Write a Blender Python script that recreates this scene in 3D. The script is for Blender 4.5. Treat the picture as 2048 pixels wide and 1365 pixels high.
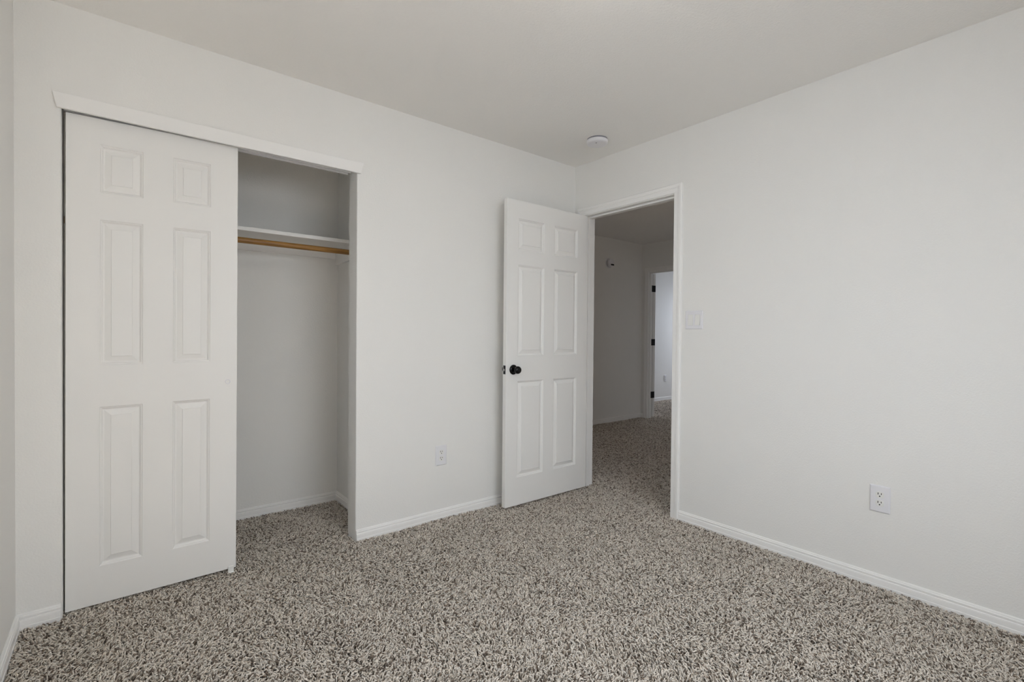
import bpy, bmesh, math, random
import numpy as np
from mathutils import Vector, Matrix

# ------------------------------------------------------------------ clear
for o in list(bpy.data.objects):
    bpy.data.objects.remove(o, do_unlink=True)
sc = bpy.context.scene
COL = sc.collection
PI = math.pi

# ------------------------------------------------------------------ camera
F_PX = 976.08
YAW, PITCH, ROLL = math.radians(38.8972), math.radians(-0.7082), math.radians(0.4956)
CAM = Vector((-2.73678, -2.63388, 1.14767))
fw = Vector((math.sin(YAW) * math.cos(PITCH), math.cos(YAW) * math.cos(PITCH), math.sin(PITCH)))
rt = Vector((math.cos(YAW), -math.sin(YAW), 0.0))
up = rt.cross(fw)
r2 = math.cos(ROLL) * rt + math.sin(ROLL) * up
u2 = -math.sin(ROLL) * rt + math.cos(ROLL) * up
cd = bpy.data.cameras.new('camera')
cd.sensor_fit = 'HORIZONTAL'
cd.sensor_width = 36.0
cd.lens = 36.0 * F_PX / 2048.0
cd.clip_start = 0.02
cam = bpy.data.objects.new('camera', cd)
COL.objects.link(cam)
m = Matrix.Identity(4)
for i in range(3):
    m[i][0], m[i][1], m[i][2], m[i][3] = r2[i], u2[i], -fw[i], CAM[i]
cam.matrix_world = m
sc.camera = cam

# ------------------------------------------------------------------ world, lights, exposure
vs = sc.view_settings
vs.view_transform = 'Standard'
vs.look = 'None'
vs.exposure = -0.07
vs.gamma = 1.0
vs.use_curve_mapping = False

world = bpy.data.worlds.new('world')
sc.world = world
world.use_nodes = True
bgn = world.node_tree.nodes.get('Background') or world.node_tree.nodes.new('ShaderNodeBackground')
bgn.inputs[0].default_value = (0.72, 0.82, 1.0, 1)
bgn.inputs[1].default_value = 0.3

LAMP_STRENGTH = 12.0          # ceiling lamp diffuser
WINDOW_W = 66.0               # daylight through the bedroom window
BACK_FILL_W = 142.0                 # added frontal fill for the closet wall, through an invented back window
BOUNCE_SUN_W = 42.0                   # added: unseen lit carpet patch that bounces light to ceiling and walls
HALL_FILL_W = 2.6                  # added warm fill that lifts the dim hall from out of view
FAR_W = 138.0                  # daylight through the far room's window


def area(name, loc, direction, sx, sy, power, col):
    l = bpy.data.lights.new(name, 'AREA')
    l.shape = 'RECTANGLE'
    l.size, l.size_y = sx, sy
    l.energy = power
    l.color = col
    o = bpy.data.objects.new(name, l)
    COL.objects.link(o)
    o.location = loc
    o.rotation_euler = Vector(direction).to_track_quat('-Z', 'Z').to_euler()
    return o


Y_BACK = -3.35
XL = -3.044            # left wall face
WY0, WY1, WZ0, WZ1 = -2.55, -1.05, 0.80, 2.06     # bedroom window in the left wall, behind the camera
area('window_daylight', (XL - 1.10, (WY0 + WY1) / 2, 2.05), (1, 0, -0.45), 3.0, 2.2, WINDOW_W, (0.74, 0.86, 1.0))
BX0, BX1 = -2.35, -0.85                              # opening added in the back wall for the fill
area('back_fill', ((BX0 + BX1) / 2, Y_BACK - 1.10, 2.05), (0, 1, -0.45), 3.0, 2.2, BACK_FILL_W, (0.86, 0.93, 1.0))
area('far_window_daylight', (6.95, 1.95, 2.0), (-1, 0.10, -0.4), 1.6, 2.0, FAR_W, (0.82, 0.88, 1.0))

sl = bpy.data.lights.new('bounce_sun', 'SUN')
sl.energy = BOUNCE_SUN_W
sl.angle = math.radians(1.5)
sl.color = (1.0, 0.95, 0.88)
so = bpy.data.objects.new('bounce_sun', sl)
COL.objects.link(so)
so.location = (-8, 3, 8)
so.rotation_euler = Vector((0.50, -0.25, -0.85)).to_track_quat('-Z', 'Z').to_euler()
area('hall_fill', (1.6, -1.75, 1.5), (0, 1, 0.0), 1.4, 1.8, HALL_FILL_W, (1.0, 0.72, 0.44))

sc.cycles.use_denoising = True
sc.cycles.max_bounces = 14
sc.cycles.diffuse_bounces = 10
sc.cycles.glossy_bounces = 4


# ------------------------------------------------------------------ materials
def new_mat(name):
    mt = bpy.data.materials.new(name)
    mt.use_nodes = True
    nt = mt.node_tree
    bs = nt.nodes.get('Principled BSDF')
    return mt, nt, bs


def paint(name, col, rough, bump=0.0, scale=120.0, spec=0.3):
    mt, nt, bs = new_mat(name)
    bs.inputs['Base Color'].default_value = (*col, 1)
    bs.inputs['Roughness'].default_value = rough
    bs.inputs['Specular IOR Level'].default_value = spec
    if bump:
        tc = nt.nodes.new('ShaderNodeTexCoord')
        n1 = nt.nodes.new('ShaderNodeTexNoise')
        n1.inputs['Scale'].default_value = scale
        n1.inputs['Detail'].default_value = 3.0
        n1.inputs['Roughness'].default_value = 0.55
        rp = nt.nodes.new('ShaderNodeValToRGB')
        rp.color_ramp.elements[0].position = 0.38
        rp.color_ramp.elements[1].position = 0.66
        bp = nt.nodes.new('ShaderNodeBump')
        bp.inputs['Strength'].default_value = bump
        bp.inputs['Distance'].default_value = 0.002
        nt.links.new(tc.outputs['Object'], n1.inputs['Vector'])
        nt.links.new(n1.outputs['Fac'], rp.inputs['Fac'])
        nt.links.new(rp.outputs['Color'], bp.inputs['Height'])
        nt.links.new(bp.outputs['Normal'], bs.inputs['Normal'])
    return mt


M_WALL = paint('wall_paint', (0.82, 0.812, 0.790), 0.62, 0.22, 130.0, 0.3)
M_CEIL = paint('ceiling_paint', (0.89, 0.88, 0.86), 0.8, 0.30, 95.0, 0.2)
M_TRIM = paint('trim_paint', (0.87, 0.860, 0.845), 0.38, 0.0)
M_DOOR = paint('door_paint', (0.83, 0.820, 0.80), 0.42, 0.05, 260.0)
M_PLASTIC = paint('white_plastic', (0.78, 0.775, 0.80), 0.30)
M_PLASTIC2 = paint('receptacle_plastic', (0.82, 0.815, 0.79), 0.25)
M_SLOT = paint('slot_black', (0.012, 0.012, 0.012), 0.6)
M_METAL_W = paint('track_metal', (0.88, 0.89, 0.90), 0.3)
M_DARKJOINT = paint('shadow_grey_plastic', (0.25, 0.25, 0.28), 0.5)  # grey holds the shade of the alarm's ceiling gap; indicator dot shares it


def metal(name, col, rough, metallic=1.0):
    mt, nt, bs = new_mat(name)
    bs.inputs['Base Color'].default_value = (*col, 1)
    bs.inputs['Roughness'].default_value = rough
    bs.inputs['Metallic'].default_value = metallic
    return mt


M_BLACK = metal('black_bronze', (0.010, 0.009, 0.009), 0.22, 0.6)
M_BLACK_MATTE = metal('matte_black_metal', (0.008, 0.008, 0.010), 0.5, 0.3)
M_STEEL = metal('steel', (0.62, 0.60, 0.57), 0.25)


def wood_mat():
    mt, nt, bs = new_mat('stained_wood')
    tc = nt.nodes.new('ShaderNodeTexCoord')
    mp = nt.nodes.new('ShaderNodeMapping')
    mp.inputs['Scale'].default_value = (3.0, 60.0, 60.0)
    n1 = nt.nodes.new('ShaderNodeTexNoise')
    n1.inputs['Scale'].default_value = 1.6
    n1.inputs['Detail'].default_value = 6.0
    n1.inputs['Distortion'].default_value = 0.7
    rp = nt.nodes.new('ShaderNodeValToRGB')
    rp.color_ramp.elements[0].position = 0.34
    rp.color_ramp.elements[0].color = (0.20, 0.085, 0.018, 1)
    rp.color_ramp.elements[1].position = 0.68
    rp.color_ramp.elements[1].color = (0.47, 0.245, 0.062, 1)
    nt.links.new(tc.outputs['Object'], mp.inputs['Vector'])
    nt.links.new(mp.outputs['Vector'], n1.inputs['Vector'])
    nt.links.new(n1.outputs['Fac'], rp.inputs['Fac'])
    nt.links.new(rp.outputs['Color'], bs.inputs['Base Color'])
    bs.inputs['Roughness'].default_value = 0.42
    return mt


M_WOOD = wood_mat()


def carpet_mats():
    mt, nt, bs = new_mat('carpet_yarn')
    at = nt.nodes.new('ShaderNodeAttribute')
    at.attribute_name = 'yarn'
    nt.links.new(at.outputs['Color'], bs.inputs['Base Color'])
    bs.inputs['Roughness'].default_value = 0.85
    bs.inputs['Specular IOR Level'].default_value = 0.15
    mb, nb, bb = new_mat('carpet_backing')
    tc = nb.nodes.new('ShaderNodeTexCoord')
    n1 = nb.nodes.new('ShaderNodeTexNoise')
    n1.inputs['Scale'].default_value = 180.0
    rp = nb.nodes.new('ShaderNodeValToRGB')
    rp.color_ramp.elements[0].color = (0.07, 0.052, 0.038, 1)
    rp.color_ramp.elements[1].color = (0.16, 0.13, 0.10, 1)
    nb.links.new(tc.outputs['Object'], n1.inputs['Vector'])
    nb.links.new(n1.outputs['Fac'], rp.inputs['Fac'])
    nb.links.new(rp.outputs['Color'], bb.inputs['Base Color'])
    bb.inputs['Roughness'].default_value = 0.95
    return mt, mb


M_YARN, M_BACKING = carpet_mats()


def lamp_mat():
    mt, nt, bs = new_mat('lamp_diffuser')
    bs.inputs['Base Color'].default_value = (0.8, 0.8, 0.78, 1)
    bs.inputs['Emission Color'].default_value = (1.0, 0.965, 0.90, 1)
    bs.inputs['Emission Strength'].default_value = LAMP_STRENGTH
    return mt


# ------------------------------------------------------------------ helpers
def link(name, bm, mat, parent=None, smooth=None, loc=None):
    bmesh.ops.remove_doubles(bm, verts=bm.verts, dist=1e-6)
    bmesh.ops.recalc_face_normals(bm, faces=bm.faces)
    me = bpy.data.meshes.new(name)
    if smooth is not None:
        for f in bm.faces:
            f.smooth = True
        for e in bm.edges:
            if len(e.link_faces) == 2:
                e.smooth = e.calc_face_angle(0.0) < smooth
    bm.to_mesh(me)
    bm.free()
    me.materials.append(mat)
    o = bpy.data.objects.new(name, me)
    COL.objects.link(o)
    if parent is not None:
        o.parent = parent
    if loc is not None:
        o.location = loc
    return o


def tag(o, label=None, cat=None, kind=None, group=None):
    if label:
        o['label'] = label
    if cat:
        o['category'] = cat
    if kind:
        o['kind'] = kind
    if group:
        o['group'] = group
    return o


def empty(name, loc, label, cat, kind=None, group=None, rot=(0, 0, 0)):
    o = bpy.data.objects.new(name, None)
    o.empty_display_size = 0.05
    COL.objects.link(o)
    o.location = loc
    o.rotation_euler = rot
    return tag(o, label, cat, kind, group)


def box(bm, x0, x1, y0, y1, z0, z1, bev=0.0, seg=2):
    vs_ = [bm.verts.new((x, y, z)) for x in (x0, x1) for y in (y0, y1) for z in (z0, z1)]
    idx = [(0, 1, 3, 2), (4, 6, 7, 5), (0, 4, 5, 1), (2, 3, 7, 6), (0, 2, 6, 4), (1, 5, 7, 3)]
    fs = [bm.faces.new([vs_[i] for i in f]) for f in idx]
    if bev:
        es = list({e for f in fs for e in f.edges})
        bmesh.ops.bevel(bm, geom=es, offset=bev, segments=seg, affect='EDGES', profile=0.5)
    return bm


def prism(bm, poly, a0, a1, mapf):
    """extrude polygon (u,v) from a0 to a1; mapf(a,u,v)->xyz"""
    A = [bm.verts.new(mapf(a0, u, v)) for u, v in poly]
    B = [bm.verts.new(mapf(a1, u, v)) for u, v in poly]
    n = len(poly)
    for i in range(n):
        j = (i + 1) % n
        bm.faces.new((A[i], A[j], B[j], B[i]))
    bm.faces.new(A)
    bm.faces.new(B[::-1])


def lathe(bm, prof, seg, mapf):
    """prof list of (r,h); mapf(x,y,h)->xyz ; r==0 closes"""
    rings = []
    for r, h in prof:
        if r <= 1e-7:
            rings.append([bm.verts.new(mapf(0, 0, h))])
        else:
            rings.append([bm.verts.new(mapf(r * math.cos(2 * PI * k / seg), r * math.sin(2 * PI * k / seg), h)) for k in range(seg)])
    for a, b in zip(rings[:-1], rings[1:]):
        for k in range(seg):
            k2 = (k + 1) % seg
            if len(a) == 1 and len(b) > 1:
                bm.faces.new((a[0], b[k], b[k2]))
            elif len(b) == 1 and len(a) > 1:
                bm.faces.new((a[k], b[0], a[k2]))
            elif len(a) > 1:
                bm.faces.new((a[k], b[k], b[k2], a[k2]))


def wall(name, us, zs, holes, w0, w1, axis, mat, bevel=None, label=None):
    """slab with rectangular holes. axis 'x': u->x, w->y ; axis 'y': u->y, w->x"""
    us = sorted(set(us)); zs = sorted(set(zs))
    bm = bmesh.new()
    mp = (lambda u, w, z: (u, w, z)) if axis == 'x' else (lambda u, w, z: (w, u, z))
    cache = {}

    def V(u, w, z):
        k = (round(u, 5), round(w, 5), round(z, 5))
        if k not in cache:
            cache[k] = bm.verts.new(mp(u, w, z))
        return cache[k]

    def solid(i, j):
        if not (0 <= i < len(us) - 1 and 0 <= j < len(zs) - 1):
            return False
        cu, cz = (us[i] + us[i + 1]) / 2, (zs[j] + zs[j + 1]) / 2
        return not any(h[0] < cu < h[1] and h[2] < cz < h[3] for h in holes)
    for i in range(len(us) - 1):
        for j in range(len(zs) - 1):
            if not solid(i, j):
                continue
            a, b, c, d = us[i], us[i + 1], zs[j], zs[j + 1]
            for w in (w0, w1):
                bm.faces.new((V(a, w, c), V(b, w, c), V(b, w, d), V(a, w, d)))
            if not solid(i - 1, j):
                bm.faces.new((V(a, w0, c), V(a, w1, c), V(a, w1, d), V(a, w0, d)))
            if not solid(i + 1, j):
                bm.faces.new((V(b, w0, c), V(b, w1, c), V(b, w1, d), V(b, w0, d)))
            if not solid(i, j - 1):
                bm.faces.new((V(a, w0, c), V(b, w0, c), V(b, w1, c), V(a, w1, c)))
            if not solid(i, j + 1):
                bm.faces.new((V(a, w0, d), V(b, w0, d), V(b, w1, d), V(a, w1, d)))
    bmesh.ops.recalc_face_normals(bm, faces=bm.faces)
    if bevel:
        rad, ulist = bevel
        es = []
        for e in bm.edges:
            p, q = e.verts[0].co, e.verts[1].co
            pu, qu = (p.x, q.x) if axis == 'x' else (p.y, q.y)
            pw, qw = (p.y, q.y) if axis == 'x' else (p.x, q.x)
            if abs(pu - qu) < 1e-6 and abs(pw - qw) < 1e-6 and abs(pw - w0) < 1e-6 and any(abs(pu - x) < 1e-6 for x in ulist) and len(e.link_faces) == 2 and e.calc_face_angle(0) > 1.0:
                es.append(e)
        if es:
            bmesh.ops.bevel(bm, geom=es, offset=rad, segments=4, affect='EDGES', profile=0.5)
    o = link(name, bm, mat, smooth=math.radians(35))
    return tag(o, label, 'wall', 'structure')


# ------------------------------------------------------------------ dimensions
H = 2.44
CX0, CX1 = -2.912, -1.7145   # closet opening
CZ = 2.075             # closet soffit
WT = 0.115             # wall thickness
DY0, DY1 = -0.863, -0.098    # doorway between jamb faces
DZ = 2.046
CLB = 0.742            # closet back wall
CLR = -1.560           # closet right wall
HY = 1.59              # hall left wall
HX = 3.02              # hall far wall
FT = 0.095             # far wall thickness
FY0, FY1 = 0.705, 1.474      # far doorway jamb faces
FRY = 2.475            # far room wall
Z0 = -0.016            # carpet backing level

# ------------------------------------------------------------------ shell
def slab(name, x0, x1, y0, y1, z0, z1, mat, label, cat):
    bm = bmesh.new()
    box(bm, x0, x1, y0, y1, z0, z1)
    return tag(link(name, bm, mat), label, cat, 'structure')


slab('floor', -3.2, 6.3, Y_BACK - 0.15, 2.6, -0.10, Z0, M_BACKING, 'subfloor and carpet backing under the whole room and hall', 'floor')
slab('ceiling', -3.2, 0.115, Y_BACK - 0.15, 0.857, H, H + 0.1, M_CEIL, 'plain off white bedroom ceiling', 'ceiling')
slab('ceiling_hall', 0.115, HX + FT, -1.4, HY + 0.1, H, H + 0.1, M_CEIL, 'dim hall ceiling seen through the doorway', 'ceiling')
slab('ceiling_far', HX + FT, 6.3, -0.7, 2.6, H, H + 0.1, M_CEIL, 'ceiling of the far room', 'ceiling')

wall('wall_front', [XL - WT, CX0, CX1, 0.0], [-0.05, CZ, H], [(CX0, CX1, -1, CZ)], 0.0, WT, 'x', M_WALL,
     (0.006, [CX0, CX1]), 'white textured wall that holds the closet opening')
wall('wall_right', [Y_BACK - WT, DY0 - 0.018, DY1 + 0.018, HY + 0.1], [-0.05, DZ + 0.018, H],
     [(DY0 - 0.018, DY1 + 0.018, -1, DZ + 0.018)], 0.0, WT, 'y', M_WALL, None, 'white wall on the right with the open doorway')
wall('wall_left', [Y_BACK - WT, WY0, WY1, CLB + WT], [-0.05, WZ0, WZ1, H], [(WY0, WY1, WZ0, WZ1)], XL - WT, XL, 'y', M_WALL, None, 'white wall at the left edge of the view')
wall('wall_back', [XL, BX0, BX1, 0.0], [-0.05, WZ0, WZ1, H], [(BX0, BX1, WZ0, WZ1)], Y_BACK - WT, Y_BACK, 'x', M_WALL, None, 'white wall behind the camera')
wall('wall_closet_back', [XL, CLR + WT], [-0.05, H], [], CLB, CLB + WT, 'x', M_WALL, None, 'white back wall inside the closet')
wall('wall_closet_right', [WT, CLB], [-0.05, H], [], CLR, CLR + WT, 'y', M_WALL, None, 'white side wall inside the closet')
wall('wall_hall_left', [WT, HX], [-0.05, H], [], HY, HY + 0.1, 'x', M_WALL, None, 'dim hall wall carrying the small round alarm')
wall('wall_hall_far', [-1.4, FY0 - 0.018, FY1 + 0.018, FRY + 0.1], [-0.05, DZ + 0.006, H],
     [(FY0 - 0.018, FY1 + 0.018, -1, DZ + 0.006)], HX, HX + FT, 'y', M_WALL, None, 'dim wall at the end of the hall with a doorway')
wall('wall_hall_right', [WT, 1.0, 2.2, HX], [-0.05, 2.05, H], [(1.0, 2.2, -1, 2.05)], -1.4, -1.3, 'x', M_WALL, None, 'closing wall of the hall out of view')  # opening added to let the hall fill in
wall('wall_far_room', [HX + FT, 6.3], [-0.05, H], [], FRY, FRY + 0.1, 'x', M_WALL, None, 'pale cool wall of the far room seen through two doorways')
wall('wall_far_side', [-0.7, 1.40, 2.36, FRY], [-0.05, 0.88, 2.03, H], [(1.40, 2.36, 0.88, 2.03)], 6.2, 6.3, 'y', M_WALL, None, 'window wall of the far room out of view')
wall('wall_far_near', [HX + FT, 6.2], [-0.05, H], [], -0.6, -0.5, 'x', M_WALL, None, 'near wall of the far room out of view')

# window frames behind the camera (out of view)
def window(name, x0, x1, z0, z1, y0, y1, label, turn=False):
    bm = bmesh.new()
    t = 0.04
    box(bm, x0, x1, y0, y1, z0, z0 + t); box(bm, x0, x1, y0, y1, z1 - t, z1)
    box(bm, x0, x0 + t, y0, y1, z0 + t, z1 - t); box(bm, x1 - t, x1, y0, y1, z0 + t, z1 - t)
    c = (x0 + x1) / 2
    box(bm, c - t / 2, c + t / 2, y0, y1, z0 + t, z1 - t)
    if turn:
        for v in bm.verts:
            v.co.x, v.co.y = v.co.y, v.co.x
    return tag(link(name, bm, M_TRIM), label, 'window', 'structure')


window('window_1', WY0, WY1, WZ0, WZ1, XL - 0.07, XL - 0.03, 'white framed bedroom window behind the camera', True)
window('added_back_window', BX0, BX1, WZ0, WZ1, Y_BACK - 0.07, Y_BACK - 0.03, 'white framed back window added for frontal light on the closet wall')  # invented frame around the back fill's opening
window('window_3', 1.40, 2.36, 0.88, 2.03, 6.23, 6.27, 'white framed window of the far room', True)

# ------------------------------------------------------------------ baseboards
BB = [(0, Z0), (0.0138, Z0), (0.0138, 0.0100), (0.0122, 0.0118), (0.0120, 0.0300), (0.0112, 0.0355), (0.0072, 0.0378), (0.0072, 0.0412),
      (0.0102, 0.0432), (0.0102, 0.0480), (0.0060, 0.0500), (0.0056, 0.0540), (0.0030, 0.0578), (0, 0.0580)]


def baseboard(name, a0, a1, mapf, label):
    bm = bmesh.new()
    prism(bm, BB, a0, a1, mapf)
    return tag(link(name, bm, M_TRIM), label, 'baseboard', 'structure')


fy = lambda y: (lambda a, u, v: (a, y - u, v))      # wall facing -y
fxn = lambda x: (lambda a, u, v: (x - u, a, v))     # wall facing -x
fxp = lambda x: (lambda a, u, v: (x + u, a, v))     # wall facing +x
baseboard('baseboard_front_left', XL, CX0 - 0.004, fy(0.0), 'short white baseboard left of the closet opening')
baseboard('baseboard_front', CX1 + 0.002, 0.0, fy(0.0), 'white baseboard between the closet and the room corner')
baseboard('baseboard_right', Y_BACK, DY0 - 0.0625, fxn(0.0), 'long white baseboard along the right wall')
baseboard('baseboard_left', Y_BACK, 0.0, fxp(XL), 'white baseboard along the left wall')
baseboard('baseboard_closet_back', XL, CLR, fy(CLB), 'white baseboard on the back wall inside the closet')
baseboard('baseboard_closet_right', WT, CLB, fxn(CLR), 'white baseboard on the side wall inside the closet')
baseboard('baseboard_hall_left', WT, HX, fy(HY), 'dim baseboard along the hall wall')
baseboard('baseboard_hall_far', FY1 + 0.0625, HY, fxn(HX), 'tiny baseboard piece in the hall corner')
baseboard('baseboard_far_room', HX + FT, 6.2, fy(FRY), 'white baseboard of the far room')

# ------------------------------------------------------------------ closet head trim (valance) and track
bm = bmesh.new()
zt, zb = 2.089, 2.0275
prof = [(0.0, zb + 0.004), (0.0025, zb + 0.003), (0.0025, zb), (0.0145, zb), (0.016, zb + 0.002), (0.015, zb + 0.03), (0.0150, zt - 0.003), (0.0135, zt), (0.0025, zt), (0.0025, zt - 0.003), (0.0, zt - 0.004)]
rows = []
for w, z in prof:
    k = (zt - z) / (zt - zb)
    rows.append((bm.verts.new((-2.9365 + 0.0125 * k, -w, z)), bm.verts.new((-1.6815 - 0.0185 * k, -w, z))))
n = len(rows)
for i in range(n):
    a, b = rows[i], rows[(i + 1) % n]
    bm.faces.new((a[0], a[1], b[1], b[0]))
bm.faces.new([r[0] for r in rows]); bm.faces.new([r[1] for r in rows][::-1])
tag(link('trim_1', bm, M_TRIM), 'white head trim board with slanted ends above the closet', 'trim', 'structure')

tr = empty('sliding_door_track', (-2.313, 0.066, CZ), 'white metal sliding door track under the closet head', 'track')
bm = bmesh.new()
x0, x1 = CX0 + 0.003 + 2.313, CX1 - 0.010 + 2.313
box(bm, x0, x1, -0.050, 0.046, -0.004, -0.0005)
link('track_plate', bm, M_METAL_W, tr)
for yc in (-0.0505, -0.001, 0.046):
    bm = bmesh.new()
    lipd = {-0.0505: -0.020, -0.001: -0.030, 0.046: -0.026}[yc]
    box(bm, x0, x1, yc - 0.001, yc + 0.001, lipd, -0.004)
    box(bm, x0, x1, yc - 0.001, yc + 0.007, lipd - 0.002, lipd)
    link('track_rail', bm, M_METAL_W, tr)

# screw in the right closet jamb
bm = bmesh.new()
lathe(bm, [(0.0, 0.0), (0.004, 0.0), (0.004, 0.0012), (0.0025, 0.002), (0.0, 0.002)], 12, lambda x, y, h: (CX1 - h, 0.060 + x, 2.005 + y))
tag(link('jamb_screw', bm, M_METAL_W, smooth=0.6), 'small white screw head at the top of the right closet jamb', 'screw')


# ------------------------------------------------------------------ panel doors
def panel_door_mesh(w, h, t, cols, prows, ring, both=True):
    """local: x 0..w, z 0..h, front face at y=0 (towards -y), back at y=t"""
    bm = bmesh.new()
    us = [0.0] + [c for p in cols for c in p] + [w]
    zs = [0.0] + [c for p in prows for c in p] + [h]
    for side in (0, 1):
        y0 = 0.0 if side == 0 else t
        sg = 1 if side == 0 else -1
        grid = {}
        for i, u in enumerate(us):
            for j, z in enumerate(zs):
                grid[i, j] = bm.verts.new((u, y0, z))
        for i in range(len(us) - 1):
            for j in range(len(zs) - 1):
                q = [grid[i, j], grid[i + 1, j], grid[i + 1, j + 1], grid[i, j + 1]]
                if i % 2 == 1 and j % 2 == 1 and (both or side == 0):
                    a, b, c, d = us[i], us[i + 1], zs[j], zs[j + 1]
                    prev = q
                    for ins, dep in ring:
                        y = y0 + sg * dep
                        cur = [bm.verts.new(p) for p in ((a + ins, y, c + ins), (b - ins, y, c + ins), (b - ins, y, d - ins), (a + ins, y, d - ins))]
                        for k in range(4):
                            k2 = (k + 1) % 4
                            bm.faces.new((prev[k], prev[k2], cur[k2], cur[k]))
                        prev = cur
                    bm.faces.new(prev)
                else:
                    bm.faces.new(q)
    # rim
    def rim(pts):
        f = [bm.verts.new((p[0], 0.0, p[1])) for p in pts]
        g = [bm.verts.new((p[0], t, p[1])) for p in pts]
        for k in range(len(pts) - 1):
            bm.faces.new((f[k], f[k + 1], g[k + 1], g[k]))
    rim([(u, 0.0) for u in us]); rim([(u, h) for u in us]); rim([(0.0, z) for z in zs]); rim([(w, z) for z in zs])
    bmesh.ops.remove_doubles(bm, verts=bm.verts, dist=1e-6)
    bmesh.ops.recalc_face_normals(bm, faces=bm.faces)
    es = []
    for e in bm.edges:
        if len(e.link_faces) == 2 and abs(e.calc_face_angle(0) - PI / 2) < 0.02:
            m_ = (e.verts[0].co + e.verts[1].co) / 2
            if min(m_.x, w - m_.x, m_.z, h - m_.z) < 1e-5:
                es.append(e)
    bmesh.ops.bevel(bm, geom=es, offset=0.002, segments=2, affect='EDGES', profile=0.5)
    return bm


RING = [(0.0030, 0.0036), (0.0060, 0.0044), (0.0115, 0.0118), (0.0150, 0.0120), (0.0365, 0.0040), (0.0378, 0.0014)]

# ---- bedroom door, open 90 degrees against the closet wall
DW, DH, DT = 0.762, 2.028, 0.035
d1 = empty('door_1', (-0.771, -0.139, 0.012), 'white six panel bedroom door with black knob, swung open', 'door', 'structure')
cols = [(0.095, 0.329), (0.424, 0.658)]
prows = [(0.186, 0.829), (0.998, 1.602), (1.700, 1.908)]
link('door_panel', panel_door_mesh(DW, DH, DT, cols, prows, RING), M_DOOR, d1, smooth=math.radians(8))


def knob_set(parent, x, z, y_front, sgn):
    """knob on a face at local y_front pointing sgn*y"""
    bm = bmesh.new()
    mp = lambda a, b, h: (x + a, y_front + sgn * h, z + b)
    lathe(bm, [(0.0, 0.0), (0.0325, 0.0), (0.0330, 0.003), (0.0300, 0.007), (0.0220, 0.010), (0.0125, 0.012), (0.0110, 0.024),
               (0.0150, 0.029), (0.0220, 0.035), (0.0255, 0.043), (0.0250, 0.051), (0.0215, 0.058), (0.0150, 0.0615), (0.0080, 0.0625), (0.0, 0.0625)], 40, mp)
    return link('door_knob', bm, M_BLACK, parent, smooth=math.radians(50))


tag(knob_set(d1, 0.060, 0.907, 0.0, -1), 'glossy black round knob')
knob_set(d1, 0.060, 0.907, DT, 1)
bm = bmesh.new()
box(bm, -0.0012, 0.0005, 0.0065, 0.0285, 0.907 - 0.0285, 0.907 + 0.0285)
lp = tag(link('latch_plate', bm, M_BLACK_MATTE, d1), 'black latch plate')
bm = bmesh.new()
prism(bm, [(-0.0012, 0.0105), (-0.011, 0.0105), (-0.011, 0.0135), (-0.0012, 0.0245)], 0.907 - 0.0075, 0.907 + 0.0075, lambda a, u, v: (u, v, a))
tag(link('latch_bolt', bm, M_STEEL, lp), 'bright metal latch bolt')

# ---- closet sliding doors
CW, CHH, CT = 0.612, 2.0240, 0.032
ccols = [(0.106, 0.250), (0.357, 0.501)]
cprows = [(0.158, 0.826), (1.000, 1.607), (1.719, 1.918)]


def closet_door(name, loc, label, pull=True):
    e = empty(name, loc, label, 'door', 'structure')
    o = link('door_panel', panel_door_mesh(CW, CHH, CT, ccols, cprows, RING), M_DOOR, e, smooth=math.radians(8))
    return e, o


d2, leaf = closet_door('door_2', (-2.9065, 0.026, 0.0045), 'white six panel sliding closet door pushed to the left')
# the leaf hangs a touch out of square
for v in leaf.data.vertices:
    x, z = v.co.x, v.co.z
    v.co.z = z + 0.0085 * (x / CW)
    v.co.x = x + 0.0060 * (z / CHH)
bm = bmesh.new()
lathe(bm, [(0.0, 0.0005), (0.0072, 0.0005), (0.0078, -0.0012), (0.0105, -0.0020), (0.0112, -0.0008), (0.0112, 0.003), (0.0, 0.003)], 28,
      lambda a, b, h: (0.5765 + a, h, 0.909 + b))
tag(link('finger_pull', bm, M_PLASTIC, d2, smooth=math.radians(40)), 'small round white finger pull')
d3, _ = closet_door('door_3', (-2.9075, 0.076, 0.006), 'rear sliding closet door hidden behind the front one')

gd = empty('door_guide', (-2.317, 0.024, -0.004), 'small white plastic guide clip on the carpet below the sliding door corner', 'door guide')
bm = bmesh.new()
box(bm, -0.0125, 0.0125, -0.0055, -0.0005, -0.003, 0.032, 0.0022)
link('front_lip', bm, M_PLASTIC2, gd)
bm = bmesh.new()
box(bm, -0.013, 0.013, -0.0125, 0.090, -0.0005, 0.0035, 0.001)
link('base_plate', bm, M_PLASTIC2, gd)
bm = bmesh.new()
box(bm, -0.013, 0.013, 0.0375, 0.0455, 0.003, 0.036, 0.0012)
link('middle_lip', bm, M_PLASTIC2, gd)

# ------------------------------------------------------------------ door frames
CAS = [(0.0, 0.0), (0.0, 0.0085), (0.003, 0.0105), (0.026, 0.0115), (0.0290, 0.0135), (0.0330, 0.0130), (0.0360, 0.0155), (0.0460, 0.0168),
       (0.0520, 0.0160), (0.0560, 0.0125), (0.0570, 0.0100), (0.0570, 0.0)]


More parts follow.
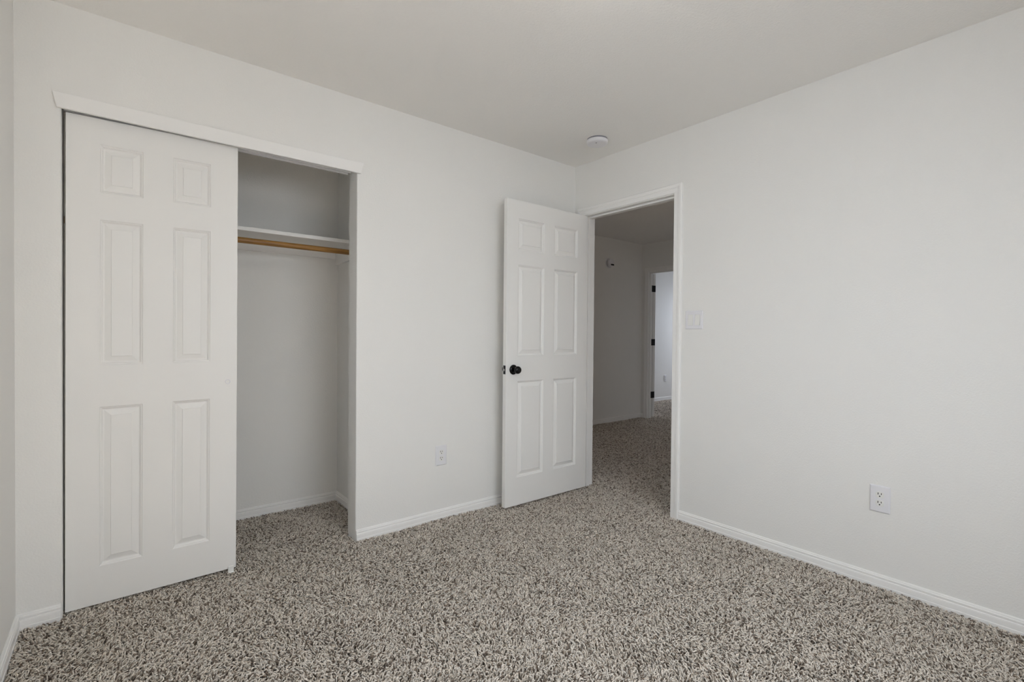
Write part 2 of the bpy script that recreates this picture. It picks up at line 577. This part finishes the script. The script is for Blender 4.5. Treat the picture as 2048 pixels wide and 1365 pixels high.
def casing(bm, y0, y1, ztop, x, sg):
    """mitred casing round an opening y0..y1 in a wall whose face is at x; sg=-1 sits on the -x side"""
    st = []
    for u, w in CAS:
        xx = x + sg * w
        st.append([(xx, y0 - u, Z0), (xx, y0 - u, ztop + u), (xx, y1 + u, ztop + u), (xx, y1 + u, Z0)])
    V = [[bm.verts.new(p) for p in r] for r in st]
    nn = len(V)
    for i in range(nn):
        a, b = V[i], V[(i + 1) % nn]
        for k in range(3):
            bm.faces.new((a[k], a[k + 1], b[k + 1], b[k]))
    bm.faces.new([r[0] for r in V]); bm.faces.new([r[3] for r in V])


def frame(name, y0, y1, zt_, x0, x1, stop_x0, stop_x1, rev, label, sides):
    e = empty(name, ((x0 + x1) / 2, (y0 + y1) / 2, 0.0), label, 'door frame', 'structure')
    off = Vector(((x0 + x1) / 2, (y0 + y1) / 2, 0.0))

    def put(nm, bm):
        bmesh.ops.translate(bm, verts=bm.verts, vec=-off)
        return link(nm, bm, M_TRIM, e)
    J = 0.0165
    bm = bmesh.new()
    box(bm, x0, x1, y0 - J, y0, Z0, zt_ + J); box(bm, x0, x1, y1, y1 + J, Z0, zt_ + J); box(bm, x0, x1, y0, y1, zt_, zt_ + J)
    put('jamb', bm)
    s = 0.011
    bm = bmesh.new()
    box(bm, stop_x0, stop_x1, y0, y0 + s, Z0, zt_, 0.002); box(bm, stop_x0, stop_x1, y1 - s, y1, Z0, zt_, 0.002)
    box(bm, stop_x0, stop_x1, y0 + s, y1 - s, zt_ - s, zt_, 0.002)
    put('door_stop', bm)
    for xx, sg in sides:
        bm = bmesh.new()
        casing(bm, y0 - rev, y1 + rev, zt_ + rev, xx, sg)
        put('casing', bm)
    return e


frame('trim_2', DY0, DY1, DZ, -0.001, WT + 0.001, 0.040, 0.075, 0.005, 'white casing and jamb around the bedroom doorway', [(0.0, -1), (WT, 1)])
frame('trim_3', FY0, FY1, DZ - 0.012, HX - 0.001, HX + FT + 0.001, HX + 0.022, HX + 0.057, 0.005, 'casing and jamb around the doorway at the end of the hall', [(HX, -1)])

# far door, swung well open into the far room, seen on its hinge edge
ang = math.radians(62)
d4 = empty('door_4', (HX + FT + 0.014, FY1 - 0.003, 0.012), 'far door at the end of the hall seen on its hinge edge', 'door', 'structure', rot=(0, 0, ang))
o = link('door_panel', panel_door_mesh(0.760, 2.012, 0.035, cols, prows, RING), M_DOOR, d4, smooth=math.radians(8))
o.location = (0.004, -0.032, 0)
for zc in (1.803, 1.050, 0.309):
    bm = bmesh.new()
    ca, sa = math.cos(-ang), math.sin(-ang)
    # jamb leaf: lies on the far jamb face (world frame), expressed in the door's local frame
    def wl(px, py, pz):
        return (px * ca - py * sa, px * sa + py * ca, pz)
    pts = [(-0.040, 0.0015), (-0.002, 0.0015), (-0.002, -0.0005), (-0.040, -0.0005)]
    A = [bm.verts.new(wl(x, y, zc - 0.045)) for x, y in pts]
    B = [bm.verts.new(wl(x, y, zc + 0.045)) for x, y in pts]
    for i in range(4):
        j = (i + 1) % 4
        bm.faces.new((A[i], A[j], B[j], B[i]))
    bm.faces.new(A); bm.faces.new(B[::-1])
    lathe(bm, [(0.0, zc - 0.045), (0.0065, zc - 0.045), (0.0065, zc + 0.045), (0.0, zc + 0.045)], 14, lambda a, b, h: (a, b, h))
    box(bm, 0.002, 0.0045, -0.031, 0.001, zc - 0.045, zc + 0.045)
    tag(link('hinge', bm, M_BLACK_MATTE, d4), 'black hinge')

# ------------------------------------------------------------------ closet shelf and rod
SHF = 0.437
sh = empty('closet_shelf', (-2.30, CLB, 1.72), 'white wooden shelf across the closet above the hanging rod', 'shelf')
bm = bmesh.new()
box(bm, XL + 2.30 + 0.001, CLR + 2.30 - 0.001, SHF - CLB, -0.001, 0.0, 0.0215, 0.001)
link('shelf_board', bm, M_TRIM, sh)
bm = bmesh.new()
box(bm, XL + 2.30 + 0.02, CLR + 2.30 - 0.021, -0.019, -0.0005, -0.064, -0.0005, 0.001)
link('back_cleat', bm, M_TRIM, sh)
for xa, xb in ((XL + 2.30 + 0.0005, XL + 2.30 + 0.0195), (CLR + 2.30 - 0.0195, CLR + 2.30 - 0.0005)):
    bm = bmesh.new()
    box(bm, xa, xb, SHF - CLB + 0.012, -0.0005, -0.100, -0.0005, 0.001)
    link('side_cleat', bm, M_TRIM, sh)
bm = bmesh.new()
R_ROD = 0.0165
lathe(bm, [(0.0, XL + 2.30 + 0.021), (R_ROD, XL + 2.30 + 0.021), (R_ROD, CLR + 2.30 - 0.021), (0.0, CLR + 2.30 - 0.021)], 28, lambda a, b, h: (h, a, b))
rod = tag(link('closet_rod', bm, M_WOOD, smooth=math.radians(40), loc=(-2.30, 0.452, 1.6665)), 'brown stained wooden hanging rod under the closet shelf', 'rod')

# ------------------------------------------------------------------ outlets and switch
def outlet(loc, rotz, label, w=0.079, h=0.1235):
    """faces local -y, sits on a wall at local y=0"""
    e = empty('electrical_outlet', loc, label, 'outlet', group='wall outlets', rot=(0, 0, rotz))
    bm = bmesh.new()
    t = 0.0066
    a = [(-w / 2, 0, -h / 2), (w / 2, 0, -h / 2), (w / 2, 0, h / 2), (-w / 2, 0, h / 2)]
    rings = []
    for ins, y in ((0.002, 0), (0.002, -0.0016), (0, -0.0016), (0, -0.003), (0.0035, -0.0060), (0.006, -t)):
        rings.append([bm.verts.new((x - math.copysign(ins, x), y, z - math.copysign(ins, z))) for x, _, z in a])
    for p, q in zip(rings[:-1], rings[1:]):
        for k in range(4):
            bm.faces.new((p[k], p[(k + 1) % 4], q[(k + 1) % 4], q[k]))
    bm.faces.new(rings[-1])
    bm.faces.new(rings[0])
    link('cover_plate', bm, M_PLASTIC, e)
    for zc in (0.0195, -0.0195):
        bm = bmesh.new()
        pts = []
        for k in range(40):
            th = 2 * PI * k / 40
            x, z = 0.0172 * math.cos(th), 0.0172 * math.sin(th)
            pts.append((max(-0.0165, min(0.0165, x)), zc + max(-0.0142, min(0.0142, z))))
        A = [bm.verts.new((x, -0.0045, z)) for x, z in pts]
        B = [bm.verts.new((x, -0.0074, z)) for x, z in pts]
        Cc = [bm.verts.new((x * 0.95, -0.0080, zc + (z - zc) * 0.95)) for x, z in pts]
        for r_, s_ in ((A, B), (B, Cc)):
            for k in range(40):
                bm.faces.new((r_[k], r_[(k + 1) % 40], s_[(k + 1) % 40], s_[k]))
        bm.faces.new(Cc); bm.faces.new(A)
        rc = link('receptacle', bm, M_PLASTIC2, e)
        bm = bmesh.new()
        box(bm, -0.0076, -0.0048, -0.0086, -0.0078, zc + 0.0005, zc + 0.0100)
        box(bm, 0.0048, 0.0074, -0.0086, -0.0078, zc + 0.0015, zc + 0.0090)
        lathe(bm, [(0.0, 0.0078), (0.0029, 0.0078), (0.0029, 0.0086), (0.0, 0.0086)], 14, lambda a_, b_, h_: (a_, -h_, zc - 0.0062 + b_))
        tag(link('prong_slots', bm, M_SLOT, rc), 'black prong slots')
    bm = bmesh.new()
    lathe(bm, [(0.0, 0.0055), (0.0032, 0.0055), (0.0030, 0.0072), (0.0, 0.0076)], 16, lambda a_, b_, h_: (a_, -h_, b_))
    link('plate_screw', bm, M_PLASTIC, e, smooth=0.6)
    return e


outlet((-1.1735, 0.0, 0.3945), 0.0, 'white duplex outlet low on the wall between closet and open door')
outlet((0.0, -1.9585, 0.4055), -PI / 2, 'white duplex outlet low on the right hand wall')
outlet((4.940, FRY, 0.391), 0.0, 'small outlet low on the far room wall beyond the hall', 0.070, 0.115)

sw = empty('light_switch', (0.0, -1.0128, 1.249), 'white double rocker light switch beside the doorway', 'light switch', rot=(0, 0, -PI / 2))
w, h = 0.116, 0.112
bm = bmesh.new()
a = [(-w / 2, -h / 2), (w / 2, -h / 2), (w / 2, h / 2), (-w / 2, h / 2)]
rings = []
for ins, y in ((0.002, 0), (0.002, -0.0016), (0, -0.0016), (0, -0.003), (0.0035, -0.0055), (0.006, -0.006)):
    rings.append([bm.verts.new((x - math.copysign(ins, x), y, z - math.copysign(ins, z))) for x, z in a])
for p, q in zip(rings[:-1], rings[1:]):
    for k in range(4):
        bm.faces.new((p[k], p[(k + 1) % 4], q[(k + 1) % 4], q[k]))
bm.faces.new(rings[0])
# front with two recess holes
holes_u = [(-0.0405, -0.0065), (0.0065, 0.0405)]
fu = [-w / 2 + 0.006, -0.0405, -0.0065, 0.0065, 0.0405, w / 2 - 0.006]
fz = [-h / 2 + 0.006, -0.0335, 0.0335, h / 2 - 0.006]
for i in range(5):
    for j in range(3):
        if i in (1, 3) and j == 1:
            q = [(fu[i], fz[j]), (fu[i + 1], fz[j]), (fu[i + 1], fz[j + 1]), (fu[i], fz[j + 1])]
            A = [bm.verts.new((x, -0.006, z)) for x, z in q]
            B = [bm.verts.new((x, -0.0015, z)) for x, z in q]
            for k in range(4):
                bm.faces.new((A[k], A[(k + 1) % 4], B[(k + 1) % 4], B[k]))
            bm.faces.new(B)
        else:
            bm.faces.new([bm.verts.new(p) for p in ((fu[i], -0.006, fz[j]), (fu[i + 1], -0.006, fz[j]), (fu[i + 1], -0.006, fz[j + 1]), (fu[i], -0.006, fz[j + 1]))])
link('cover_plate', bm, M_PLASTIC, sw)
for ua, ub in holes_u:
    bm = bmesh.new()
    g = 0.0009
    prism(bm, [(-0.0016, -0.0335 + g), (-0.0086, -0.0335 + g), (-0.0062, 0.0), (-0.0050, 0.0335 - g), (-0.0016, 0.0335 - g)], ua + g, ub - g, lambda aa, u, v: (aa, u, v))
    link('rocker', bm, M_PLASTIC2, sw)

# ------------------------------------------------------------------ smoke alarms
sd = empty('smoke_alarm', (-0.284, -0.468, H), 'round white smoke alarm on the ceiling near the door corner', 'smoke alarm')
bm = bmesh.new()
lathe(bm, [(0.0, 0.0), (0.066, 0.0), (0.066, -0.007), (0.060, -0.009), (0.0, -0.009)], 48, lambda a_, b_, h_: (a_, b_, h_))
tag(link('mounting_base', bm, M_DARKJOINT, sd, smooth=0.6), 'mounting ring with gap shade put into its grey')
bm = bmesh.new()
lathe(bm, [(0.0, -0.0085), (0.0665, -0.0085), (0.0700, -0.011), (0.0690, -0.027), (0.0640, -0.0325), (0.0560, -0.0350), (0.030, -0.0362), (0.0, -0.0365)], 56, lambda a_, b_, h_: (a_, b_, h_))
hs = link('alarm_housing', bm, M_PLASTIC, sd, smooth=math.radians(35))
bm = bmesh.new()
lathe(bm, [(0.0, -0.0350), (0.0050, -0.0350), (0.0050, -0.0368), (0.0, -0.0372)], 16, lambda a_, b_, h_: (-0.030 + a_, -0.018 + b_, h_))
tag(link('test_light', bm, M_DARKJOINT, hs), 'small dark indicator dot')

ha = empty('wall_alarm', (2.300, HY, 2.104), 'small round white alarm high on the dim hall wall', 'alarm')
bm = bmesh.new()
lathe(bm, [(0.0, 0.0), (0.066, 0.0), (0.068, 0.004), (0.064, 0.010), (0.0, 0.010)], 44, lambda a_, b_, h_: (a_, -h_, b_))
link('mounting_base', bm, M_PLASTIC, ha, smooth=0.6)
bm = bmesh.new()
lathe(bm, [(0.0, 0.009), (0.050, 0.009), (0.050, 0.020), (0.0, 0.020)], 44, lambda a_, b_, h_: (a_, -h_, b_))
tag(link('vent_gap', bm, M_SLOT, ha, smooth=0.6), 'dark vent gap')
bm = bmesh.new()
lathe(bm, [(0.0, 0.019), (0.056, 0.019), (0.058, 0.024), (0.054, 0.048), (0.046, 0.053), (0.0, 0.055)], 44, lambda a_, b_, h_: (a_, -h_, b_))
hh = link('alarm_housing', bm, M_PLASTIC, ha, smooth=0.6)
bm = bmesh.new()
box(bm, -0.020, 0.040, -0.0565, -0.046, -0.032, -0.014)
tag(link('sensor_window', bm, M_SLOT, hh), 'black sensor window')

# ------------------------------------------------------------------ ceiling lamp (just above the frame)
cl = empty('ceiling_lamp', (-1.64, -1.80, H), 'round semi flush ceiling lamp in the middle of the room', 'ceiling lamp')
bm = bmesh.new()
lathe(bm, [(0.0, 0.0), (0.075, 0.0), (0.075, -0.010), (0.060, -0.022), (0.016, -0.026), (0.014, -0.075), (0.0, -0.075)], 40, lambda a_, b_, h_: (a_, b_, h_))
link('lamp_canopy', bm, M_METAL_W, cl, smooth=0.6)
bm = bmesh.new()
pr = [(0.0, -0.075)] + [(0.145 * math.sin(t), -0.135 + 0.060 * math.cos(t)) for t in [k * PI / 16 for k in range(1, 16)]] + [(0.0, -0.195)]
lathe(bm, pr, 48, lambda a_, b_, h_: (a_, b_, h_))
link('lamp_diffuser', bm, lamp_mat(), cl, smooth=1.2)

# ------------------------------------------------------------------ carpet pile (uncountable: one object)
def carpet():
    rng = np.random.default_rng(7)
    regions = [  # x0,x1,y0,y1, strands per m2, size factor
        # x0 x1 y0 y1
        (XL + 0.012, -0.012, -3.05, -0.012, 19500, 1.0),
        (-0.012, WT, DY0 + 0.002, DY1 - 0.002, 19500, 1.0),
        (CX0, CX1, -0.012, WT, 19500, 1.0),
        (-2.6, CLR - 0.012, WT, CLB - 0.012, 19500, 1.0),
        (WT, HX, -1.0, HY - 0.012, 12000, 1.2),
        (HX, HX + FT, FY0 + 0.01, FY1 - 0.01, 12000, 1.2),
        (HX + FT, 6.0, 0.4, FRY - 0.012, 7000, 1.6),
    ]
    P = []; S = []
    for x0, x1, y0, y1, dens, sf in regions:
        # jittered grid keeps the cover even
        step = 1.0 / math.sqrt(dens)
        nx, ny = max(1, int((x1 - x0) / step)), max(1, int((y1 - y0) / step))
        gx, gy = np.meshgrid(np.arange(nx), np.arange(ny), indexing='ij')
        px = x0 + (gx.ravel() + rng.random(nx * ny)) / nx * (x1 - x0)
        py = y0 + (gy.ravel() + rng.random(nx * ny)) / ny * (y1 - y0)
        P.append(np.stack([px, py], 1)); S.append(np.full(nx * ny, sf))
    P = np.concatenate(P); S = np.concatenate(S)
    N = len(P)

    def field(seed, wl, n=9):
        r = np.random.default_rng(seed)
        f = np.zeros(N)
        for _ in range(n):
            th = r.random() * 2 * PI
            k = 2 * PI / (wl * (0.6 + 0.9 * r.random()))
            f += np.sin((P[:, 0] * math.cos(th) + P[:, 1] * math.sin(th)) * k + r.random() * 7)
        return f / math.sqrt(n / 2)
    lean_dir = 1.9 * field(11, 0.75) + rng.normal(0, 1.25, N)
    bend = rng.normal(0, 0.85, N)
    ln = (0.019 + 0.012 * rng.random(N)) * S
    lean = np.clip(0.85 + 0.22 * rng.normal(0, 1, N) + 0.12 * field(3, 0.45), 0.30, 1.25)   # 0 upright .. pi/2 flat
    hz = 0.0130 + 0.0070 * rng.random(N) + 0.0015 * field(5, 0.5)
    wdt = (0.0021 + 0.0007 * rng.random(N)) * S
    K = 5   # rings
    ts = np.linspace(0, 1, K)
    pts = np.zeros((N, K, 3))
    hd = lean_dir.copy()
    x = P[:, 0].copy(); y = P[:, 1].copy()
    zbase = np.full(N, Z0 - 0.001)
    for i, t in enumerate(ts):
        pts[:, i, 0] = x; pts[:, i, 1] = y
        # rises quickly then lies over
        pts[:, i, 2] = zbase + hz * np.sin(np.minimum(t * 1.1, 1.05) * PI / 2 * 0.98)
        stepl = ln / (K - 1) * np.sin(lean) * (0.45 + 0.9 * t)
        x = x + np.cos(hd) * stepl; y = y + np.sin(hd) * stepl
        hd = hd + bend * 0.45
    # frames
    tan = np.gradient(pts, axis=1)
    tan /= np.linalg.norm(tan, axis=2, keepdims=True) + 1e-12
    side = np.cross(tan, np.array([0, 0, 1.0]))
    nrm = np.linalg.norm(side, axis=2, keepdims=True)
    side = np.where(nrm > 1e-5, side / (nrm + 1e-12), np.array([1.0, 0, 0]))
    upv = np.cross(side, tan)
    Q = 4
    rad = np.array([0.75, 0.95, 1.0, 0.95, 0.55])[None, :] * wdt[:, None]
    verts = np.zeros((N, K, Q, 3), dtype=np.float32)
    for q in range(Q):
        a_ = 2 * PI * q / Q + PI / 4
        verts[:, :, q, :] = pts + rad[..., None] * (math.cos(a_) * side + math.sin(a_) * upv)
    nv = N * K * Q
    base = (np.arange(N) * K * Q)[:, None]
    loc = []
    for i in range(K - 1):
        for q in range(Q):
            q2 = (q + 1) % Q
            loc.append([i * Q + q, i * Q + q2, (i + 1) * Q + q2, (i + 1) * Q + q])
    loc.append([(K - 1) * Q + q for q in range(Q)])
    loc = np.array(loc)
    faces = (base[:, :, None] + loc[None]).reshape(-1)
    nf = N * len(loc)
    me = bpy.data.meshes.new('carpet_pile')
    me.vertices.add(nv)
    me.vertices.foreach_set('co', verts.reshape(-1))
    me.loops.add(nf * 4)
    me.loops.foreach_set('vertex_index', faces.astype(np.int32))
    me.polygons.add(nf)
    me.polygons.foreach_set('loop_start', (np.arange(nf) * 4).astype(np.int32))
    me.polygons.foreach_set('use_smooth', np.ones(nf, dtype=bool))
    # yarn colours: beige, taupe and dark flecks
    pal = np.array([[0.742, 0.679, 0.606], [0.641, 0.575, 0.505], [0.492, 0.433, 0.365], [0.215, 0.170, 0.135]])
    pick = rng.choice(4, N, p=[0.38, 0.27, 0.18, 0.17])
    colr = pal[pick] * (0.88 + 0.24 * rng.random((N, 1)))
    col4 = np.ones((N, K * Q, 4), dtype=np.float32)
    col4[:, :, :3] = colr[:, None, :]
    at = me.color_attributes.new('yarn', 'FLOAT_COLOR', 'POINT')
    at.data.foreach_set('color', col4.reshape(-1))
    me.update()
    me.validate()
    me.materials.append(M_YARN)
    o = bpy.data.objects.new('carpet_pile', me)
    COL.objects.link(o)
    tag(o, 'flecked beige and brown twisted carpet pile covering the whole floor', 'carpet', 'stuff')


carpet()
